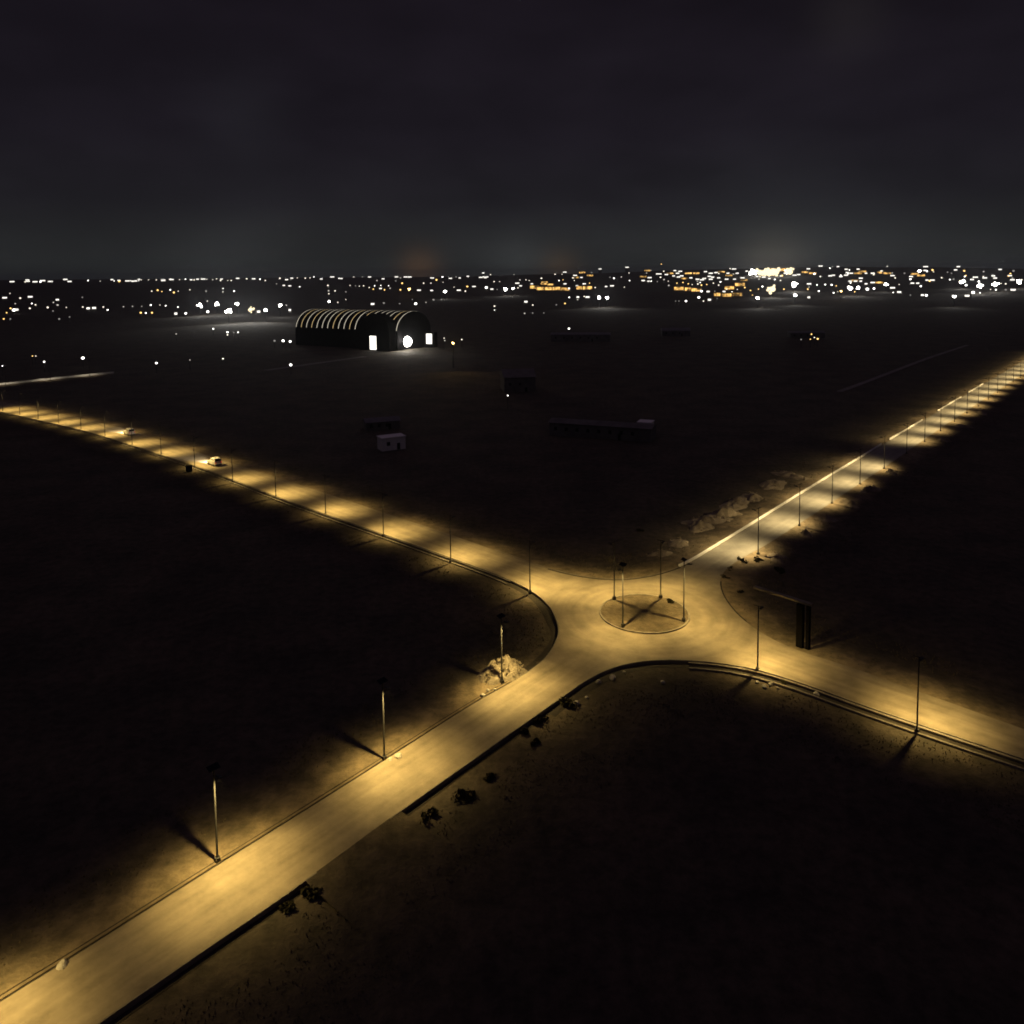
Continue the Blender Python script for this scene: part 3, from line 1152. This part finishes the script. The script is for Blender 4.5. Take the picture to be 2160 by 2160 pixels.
Z3 = """15,140 60,180 40,205w 65,225w 10,245B15 45,240 105,180 130,185 150,210w 325,138 378,138 222,168 240,210G 290,215G 355,185 385,180o 400,210w 460,165 470,185 490,225w 545,210w 585,205o 430,245+ 628,238 600,125d 740,160d 770,168 825,158 883,128 887,185 848,235 710,230w 755,225w
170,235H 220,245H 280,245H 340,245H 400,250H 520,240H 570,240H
105,345w 157,370 432,312 400,358o 335,368d 497,310w 495,330 570,310w 545,305 660,315B25 720,315B22 95,433 155,430d 240,430d 430,548+
1015,128 1048,108d 990,185w 1030,190w 1050,190 1097,193 1145,115 1120,135w 1165,140w 1180,190 1183,222
1230,110w 1270,115w 1250,130w 1280,150w 1220,150w 1330,130G 1390,130G 1460,118w 1500,130w 1540,125w 1580,120G 1630,130w 1700,130w
1300,170G 1350,165w 1400,175w 1450,170w 1500,175w 1560,165w 1620,175w 1680,175w 1740,165w
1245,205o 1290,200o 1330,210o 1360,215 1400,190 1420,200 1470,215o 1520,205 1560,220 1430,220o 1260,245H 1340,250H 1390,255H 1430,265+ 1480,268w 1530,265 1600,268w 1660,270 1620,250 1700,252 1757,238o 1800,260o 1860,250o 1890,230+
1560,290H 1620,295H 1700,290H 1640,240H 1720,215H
1410,312+ 1313,340+ 1235,340d 1260,340d 1445,340 1490,330w 1548,320d 1855,315B22 1815,295o
1800,130B22 1825,118B40 1870,125B50 1910,125B58 1850,155w 1900,160w"""
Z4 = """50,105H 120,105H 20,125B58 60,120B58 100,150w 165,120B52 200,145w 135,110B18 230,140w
35,250B52 200,215B38 205,295B22 10,170w 120,250o 310,210w 310,235 300,250o 308,312w 383,265 370,218 432,215 480,218 515,225o 485,80 528,80w 590,100w 615,105 350,135+ 395,155 490,145w 470,150w 550,155w 630,130w 680,130G 740,130w 790,130w 850,125G 900,130G 940,148w 900,78 960,165 620,190w 660,190w 700,190w 620,240B25 680,240B20 750,250+ 800,245+ 740,210w 790,200w 840,200G 890,215B20 940,240w 990,215 550,265O14 495,278+ 527,270 655,270o 945,275 990,272w 1075,295d
1140,115B20 1200,115+ 1190,80w 1075,175+ 1090,205w 1130,205w 1200,182w 1240,182w 1153,228+ 1165,295w 1195,297+ 1030,130d 1355,122d 1385,130d 1400,175d 1405,305B18 1465,195B30 1485,155 1495,220+ 1565,160w 1625,155 1595,225B32 1715,215B30 1700,150w 1548,275+ 1600,278 1503,300w 1680,252 1720,255 1795,255d 1850,255w 1853,112d 1825,148w 1845,180w 1897,195B25 1915,180
328,590o 350,615 320,628o 375,625o 250,630d"""


def parse(txt, x0):
    out = []
    for tok in txt.split():
        xy = tok.split(',')
        i = 0
        while i < len(xy[1]) and xy[1][i].isdigit():
            i += 1
        y, code = float(xy[1][:i]), xy[1][i:]
        out.append((x0 + float(xy[0]) / 3.578, 540 + y / 3.578, code))
    return out


LIGHTS = parse(Z1, 0) + parse(Z2, 540) + parse(Z3, 1080) + parse(Z4, 1620)


def zone(px, py):
    if py > 640:
        return 'in the dark fields below the town'
    side = ('far left' if px < 330 else 'left' if px < 640 else 'middle left' if px < 1000 else 'middle' if px < 1350
            else 'middle right' if px < 1640 else 'right' if px < 1950 else 'far right')
    if py < 600:
        return 'on the %s horizon' % side
    return 'in the %s part of the town' % side


_rng = random.Random(3)
for _ in range(38):                       # finer lights of the dense quarter
    LIGHTS.append((_rng.choice([_rng.uniform(1390, 1640), _rng.uniform(1640, 1960), _rng.uniform(1960, 2160)]), _rng.gauss(583, 9), _rng.choice(['', '', 'o'])))
for _ in range(85):                       # low house fronts strung along the skyline and through the quarter
    if _rng.random() < 0.45:
        _x = _rng.uniform(0, 1080)
        LIGHTS.append((_x, 592 - _x * 0.008 + _rng.uniform(-1.5, 3.0), 'w'))
    else:
        LIGHTS.append((_rng.uniform(1100, 2160), _rng.gauss(581, 8), _rng.choice(['w', 'w', 'G'])))
unit = {}
cnt = {}
for px, py, code in LIGHTS:
    k = code[:1]
    zl = zone(px, py)
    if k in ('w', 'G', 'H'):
        # lit building front; H fronts are added glow for orange lit ground
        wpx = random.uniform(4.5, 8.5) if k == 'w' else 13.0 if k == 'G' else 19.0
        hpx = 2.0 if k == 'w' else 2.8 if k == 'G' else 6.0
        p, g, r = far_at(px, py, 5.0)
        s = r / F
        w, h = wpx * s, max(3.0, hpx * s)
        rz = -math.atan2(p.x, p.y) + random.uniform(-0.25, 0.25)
        col = {'w': 'white', 'G': 'amber', 'H': 'stand-in orange ground-glow'}[k]
        t = thing('lit_building_or_ground_glow', '%s building front with %s lit windows %s' % ('stand-in' if k == 'H' else 'low', col, zl), 'building',
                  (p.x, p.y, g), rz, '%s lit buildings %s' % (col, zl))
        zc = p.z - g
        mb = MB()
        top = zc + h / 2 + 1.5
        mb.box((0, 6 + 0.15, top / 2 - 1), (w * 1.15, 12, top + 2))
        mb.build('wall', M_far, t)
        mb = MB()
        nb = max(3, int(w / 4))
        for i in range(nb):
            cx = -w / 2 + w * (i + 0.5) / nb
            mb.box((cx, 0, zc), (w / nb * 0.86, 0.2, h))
        mb.build('window', E_COL['F' if k == 'w' else 'G'], t)  # on H fronts these stand in for the glow of lit ground
    elif k in ('B', 'O'):
        rad_px = float(code[1:]) / 3.578 * 0.58
        p, g, r = far_at(px, py, 16.0)
        rr = rad_px * r / F
        rr = min(rr, 26.0)
        nm = 'amber' if k == 'O' else 'white'
        t = thing('floodlight_mast', 'dazzling %s floodlight mast %s' % (nm, zl), 'floodlight', (p.x, p.y, g), 0, 'floodlights %s' % zl)
        zc = p.z - g
        mb = MB()
        mb.tube([(0, 0, -1), (0, 0, zc)], [0.5, 0.3], 8)
        mb.build('pole', M_galv, t)
        mb = MB()
        sm = 1.0 if rad_px > 7.5 else 0.82
        rr *= sm
        mb.ball((0, 0, zc), rr * 0.66, 12, 8)
        for _q in range(10):
            _a, _d = random.uniform(0, 6.28), rr * random.uniform(0.4, 1.25)
            mb.ball((_d * math.cos(_a), random.uniform(-.3, .3), zc + 0.85 * _d * math.sin(_a)), rr * random.uniform(0.10, 0.36), 8, 6)
        mb.build('lamp_head', E_COL['S' if rad_px > 6.5 else k], t)
        t.rotation_euler = (0, 0, -math.atan2(p.x, p.y))
        ld = bpy.data.lights.new('floodlight', 'SPOT')
        ld.spot_size = math.radians(150)
        ld.spot_blend = 0.5
        ld.energy = (700.0 if k == "O" else 2700.0) * min(rad_px, 6.0) ** 2
        ld.color = (1.0, 0.62, 0.2) if k == 'O' else (1.0, 0.96, 0.88)
        ld.shadow_soft_size = rr * 1.05
        lo = bpy.data.objects.new('flood_light', ld)
        COL.objects.link(lo)
        lo.parent = t
        lo.location = (0, -rr, zc)
        lo.rotation_euler = (math.radians(118), 0, PI)
    else:
        rad_px = {'': 1.25, '+': 2.1, 'o': 1.4, 'd': 1.6}[k] * random.uniform(0.65, 1.35)
        p, g, r = far_at(px, py, 7.0)
        rr = rad_px * r / F
        col = {'': 'small white', '+': 'bright white', 'o': 'small amber', 'd': 'dim grey'}[k]
        t = thing('far_lamp', '%s lamp on a post %s' % (col, zl), 'lamp', (p.x, p.y, g), 0, '%s lamps %s' % (col, zl))
        zc = p.z - g
        mb = MB()
        mb.tube([(0, 0, -1), (0, 0, zc)], [0.25, 0.15], 6)
        mb.build('post', M_galv, t)
        mb = MB()
        mb.ball((0, 0, zc), rr, 8, 6, 0.8)
        mb.build('lamp_globe', E_COL['o' if k == 'o' else 'd' if k == 'd' else 'w' if k == '+' else random.choice('wvvu')], t)

_k = {}
for _l in LIGHTS:
    _k[_l[2][:1]] = _k.get(_l[2][:1], 0) + 1
print('KINDS', _k)

# floodlight in front of the vaulted hall: a mast with a round bank of lamps and its real light
q = at(858, 737, 0)
t = thing('floodlight_mast', 'very bright round floodlight in front of the vaulted hall', 'floodlight', q)
mb = MB()
mb.tube([(0, 0, -0.5), (0, 0, 6.0)], [0.3, 0.2], 8)
mb.build('pole', M_galv, t)
mb = MB()
mb.ball((0, 0, 6.4), 4.2, 20, 12)
mb.build('lamp_head', emit('hall_floodlight_lamp', (1.0, 0.95, 0.85), 30.0), t)
ld = bpy.data.lights.new('hall_floodlight', 'SPOT')
ld.spot_size = math.radians(150)
ld.spot_blend = 0.5
ld.energy = 36000
ld.color = (1.0, 0.9, 0.75)
ld.shadow_soft_size = 1.5
lo = bpy.data.objects.new('flood_light', ld)
COL.objects.link(lo)
lo.parent = t
lo.location = (0, -4.5, 6.6)
lo.rotation_euler = (math.radians(108), 0, PI)

# ------------------------------------------------------------------ heaps, bushes and stones on the verges
M_heap = mat('pale_rubble', (0.12, 0.10, 0.078), 0.9, (0.27, 0.235, 0.185), 1.4, 0.5, 3.0)
M_earth = mat('heaped_earth', (0.13, 0.105, 0.075), 0.95, (0.24, 0.20, 0.15), 0.6, 0.6, 2.0)
M_leaf = mat('dusty_shrub_leaf', (0.022, 0.021, 0.012), 0.9, (0.048, 0.044, 0.025), 3.0, spec=0.05)
M_rock = mat('grey_stone', (0.30, 0.28, 0.25), 0.9, (0.45, 0.43, 0.39), 2.0, 0.4, 5.0)


def heap(px, py, rx, ry, h, rz, label, m, z=0.1, chunks=0, name='earth_mound', group=None):
    p = at(px, py, z)
    mb = MB()
    nr, na = 9, 26
    sd = random.uniform(0, 99)
    vs_, fs = [], []
    for i in range(nr + 1):
        f_ = i / nr
        for k in range(na):
            a = 2 * PI * k / na
            wob = 1 + 0.55 * noise.noise(Vector((math.cos(a) * 1.3, math.sin(a) * 1.3, sd)))
            x, y = rx * f_ * math.cos(a) * wob, ry * f_ * math.sin(a) * wob
            zz = h * (1 - f_ ** 1.4) * (1 + 0.9 * noise.noise(Vector((x * 0.8, y * 0.8, sd)))) - 0.35 * f_
            vs_.append((x, y, zz))
    for i in range(nr):
        for k in range(na):
            k2 = (k + 1) % na
            fs.append((i * na + k, (i + 1) * na + k, (i + 1) * na + k2, i * na + k2))
    mb.add(vs_, fs, False)
    for _ in range(chunks):
        a, f_ = random.uniform(0, 2 * PI), random.random() ** 0.6
        x, y = rx * f_ * math.cos(a), ry * f_ * math.sin(a)
        s = random.uniform(0.12, 0.42)
        R = Matrix.Rotation(random.uniform(0, 6), 3, Vector((random.random(), random.random(), random.random())).normalized())
        mb.box((x, y, max(0.0, h * (1 - f_ ** 1.4)) + 0.05), (s, s * random.uniform(.5, 1), s * random.uniform(.4, .9)), m=R)
    o = mb.build(name, m)
    o.location = p
    o.rotation_euler = (0, 0, rz)
    return tag(o, label, 'heap', group)


heap(1062, 1424, 4.2, 3.0, 2.6, 0.6, 'pale rubble heap behind the first lamp of the near left road', M_heap, 0.2, 60, 'rubble_heap')
EM = [(1478, 1112, 3.5, 2.0, 1.6), (1500, 1098, 4.5, 2.2, 1.3), (1528, 1086, 3.2, 1.8, 1.9), (1556, 1062, 5.0, 2.5, 1.4), (1590, 1050, 4.0, 2.0, 1.2),
      (1632, 1022, 4.5, 2.4, 1.5), (1432, 1146, 2.6, 1.6, 1.0), (1672, 1004, 5.0, 2.6, 1.2), (1395, 1168, 2.6, 1.4, 0.8)]
for i, (x, y, a, b, h) in enumerate(EM):
    heap(x, y, a * 1.5, b * 1.5, h * 0.75, random.uniform(0, 3), 'rough earth mound, %s from the roundabout, beyond the white wall' % ORD[i], M_earth, 0.1, 14,
         'earth_mound', 'earth mounds beyond the white wall')
EM2 = [(1640, 1178), (1700, 1128), (1742, 1098), (1790, 1066), (1836, 1036), (1880, 1000), (1990, 930), (2030, 900), (2070, 872), (2110, 842)]
for i, (x, y) in enumerate(EM2):
    heap(x, y, random.uniform(2.5, 5), random.uniform(1.5, 2.5), random.uniform(0.8, 1.6), random.uniform(0, 3),
         'spoil mound on the dark side of the upper right road, %s from the roundabout' % ORD[i], M_earth, 0.05, 4, 'earth_mound',
         'spoil mounds beside the upper right road')


def bush(px, py, r, h, label, z=0.0, group='dark shrubs on the verges', n=300):
    p = at(px, py, z)
    t = thing('shrub', label, 'shrub', p, random.uniform(0, 6), group)
    st = MB()
    for k in range(5):
        a = random.uniform(0, 6.28)
        st.tube([(0, 0, -0.1), (0.3 * r * math.cos(a), 0.3 * r * math.sin(a), h * 0.4), (0.6 * r * math.cos(a), 0.6 * r * math.sin(a), h * 0.75)],
                [0.05, 0.035, 0.015], 5)
    st.build('stem', M_dark, t)
    mb = MB()
    sd = random.uniform(0, 50)
    lobes = [(random.uniform(-.9, .9) * r, random.uniform(-.6, .6) * r, random.uniform(.3, .75), h * random.uniform(.4, 1.0)) for _ in range(5)]
    made = 0
    while made < n:
        d = Vector((random.gauss(0, 1), random.gauss(0, 1), random.gauss(0, 1))).normalized() * random.random() ** 0.4
        if noise.noise(d * 2.2 + Vector((sd, 0, 0))) < -0.12:
            continue
        lb = lobes[made % len(lobes)]
        c = Vector((lb[0] + d.x * r * lb[2], lb[1] + d.y * r * lb[2], lb[3] * (0.52 + d.z * 0.5)))
        s = 0.12 + 0.12 * random.random()
        u = Vector((random.gauss(0, 1), random.gauss(0, 1), random.gauss(0, 1))).normalized()
        w = u.orthogonal().normalized()
        mb.add([c - u * s, c + w * s * 0.6, c + u * s, c - w * s * 0.6], [(0, 1, 2, 3)])
        made += 1
    mb.build('foliage', M_leaf, t)
    return t


BU = [(1565, 1186, 1.5, 2.2, 'dark shrub at the right corner of the roundabout, larger one'),
      (1540, 1204, 1.2, 1.6, 'dark shrub hugging the right corner kerb'),
      (1530, 1222, 1.1, 1.4, 'low dark shrub on the corner nearest the island'),
      (1600, 1185, 1.3, 1.7, 'dark shrub at the foot of the first upper right lamp'),
      (1558, 1250, 0.9, 1.3, 'small shrub on the verge left of the gantry'),
      (1640, 1205, 1.4, 1.6, 'shrub in the dark behind the first upper right lamp'),
      (1196, 1487, 1.5, 1.8, 'round dark bush below the near kerb of the roundabout'),
      (1142, 1522, 1.2, 1.3, 'ragged shrub on the near verge below the round bush'),
      (1128, 1568, 0.7, 0.8, 'tiny tuft shrub below the ragged verge shrub'),
      (1108, 1544, 0.9, 1.0, 'low shrub against the near road edge'),
      (1034, 1640, 1.0, 0.9, 'low spreading shrub on the near verge'),
      (984, 1684, 1.6, 1.4, 'wide bush on the near verge by the drain end'),
      (908, 1722, 1.0, 1.6, 'upright bush at the end of the near drain'),
      (655, 1884, 1.2, 1.3, 'dark bush beside the lower drain start'),
      (607, 1914, 0.7, 0.8, 'small bush on the lower left verge'),
      (1412, 1270, 0.8, 0.7, 'small shrub on the round island'),
      (1027, 1467, 0.7, 0.6, 'small shrub left of the rubble heap lamp'),
      (1165, 1276, 0.6, 0.7, 'small weed bush on the left corner kerb'),
      (1655, 1440, 0.7, 0.7, 'weedy shrub beside the drain on the right road'),
      (1350, 1120, 0.9, 0.9, 'lone shrub on the far verge above the roundabout')]
for x, y, r, h, lab in BU:
    bush(x, y, r * 0.8, h * 0.5, lab, 0.75 if (x, y) == (1412, 1270) else 0.05)

# stones and litter
ST = [(1215, 1486), (1237, 1472), (1263, 1440), (1292, 1432), (1316, 1418), (1133, 1524), (544, 1931), (1625, 1444), (1612, 1450), (1640, 1452), (1560, 1412),
      (1540, 1408), (1030, 1458), (1018, 1468), (1044, 1455), (130, 2040), (823, 1604), (840, 1598), (897, 1664), (1598, 1440), (1722, 1466), (1398, 1440)]
stone_mb = MB()
for k, (x, y) in enumerate(ST):
    mb = MB()
    r = random.uniform(0.22, 0.5)
    sd = random.uniform(0, 99)
    mb.ball((0, 0, r * 0.3), r, 9, 6, 0.7)
    mb.v = [tuple(Vector(v) * (1 + 0.5 * noise.noise(Vector(v) * 2.0 + Vector((sd, 0, 0))))) for v in mb.v]
    mb.s = [False] * len(mb.s)
    o = mb.build('stone', M_rock)
    o.location = at(x, y, 0.0 if k not in (12, 13, 14, 15, 16, 17) else 0.4)
    o.rotation_euler = (0, 0, random.uniform(0, 6))
    tag(o, 'loose grey stone lying on a road verge', 'stone', 'loose stones on the verges')

# dry grass tufts along the verges (uncountable)
M_grass = mat('dry_grass_blades', (0.085, 0.072, 0.045), 0.9, (0.16, 0.13, 0.085), 0.7)
mb = MB()


def tufts(line, n, o0, o1, z0, z1):
    nm = normals(line)
    for _ in range(n):
        i = random.randrange(len(line))
        o = random.uniform(o0, o1)
        if noise.noise(Vector((line[i].x * 0.12, line[i].y * 0.12, o * 0.2))) < -0.05:
            continue
        p = line[i] + nm[i] * o + Vector((random.uniform(-.6, .6), random.uniform(-.6, .6), 0))
        f_ = (o - o0) / (o1 - o0)
        z = z0 + (z1 - z0) * f_
        hh = random.uniform(0.10, 0.24)
        for _k in range(3):
            a = random.uniform(0, 6.28)
            w = 0.07
            dx, dy = math.cos(a), math.sin(a)
            mb.add([(p.x - dy * w, p.y + dx * w, z - 0.12), (p.x + dy * w, p.y - dx * w, z - 0.12), (p.x + dx * hh * 0.6, p.y + dy * hh * 0.6, z + hh)], [(0, 1, 2)])


near_S = cut(LS, (2420, 1690), (-120, 2390))
near_W = cut(LW, (-330, 2330), (411, 982))
tufts(near_S, 5200, 2.4, 15, -0.03, -0.03)
tufts(near_W, 3600, 2.2, 13, 0.25, 0.0)
tufts(cut(LN_, (411, 952), (2064, 817)), 4200, 1.2, 14, 0.4, 0.0)
tufts(cut(LE, (2064, 850), (2420, 1632)), 3600, 1.2, 14, 0.4, 0.0)
tag(mb.build('grass', M_grass), kind='stuff')
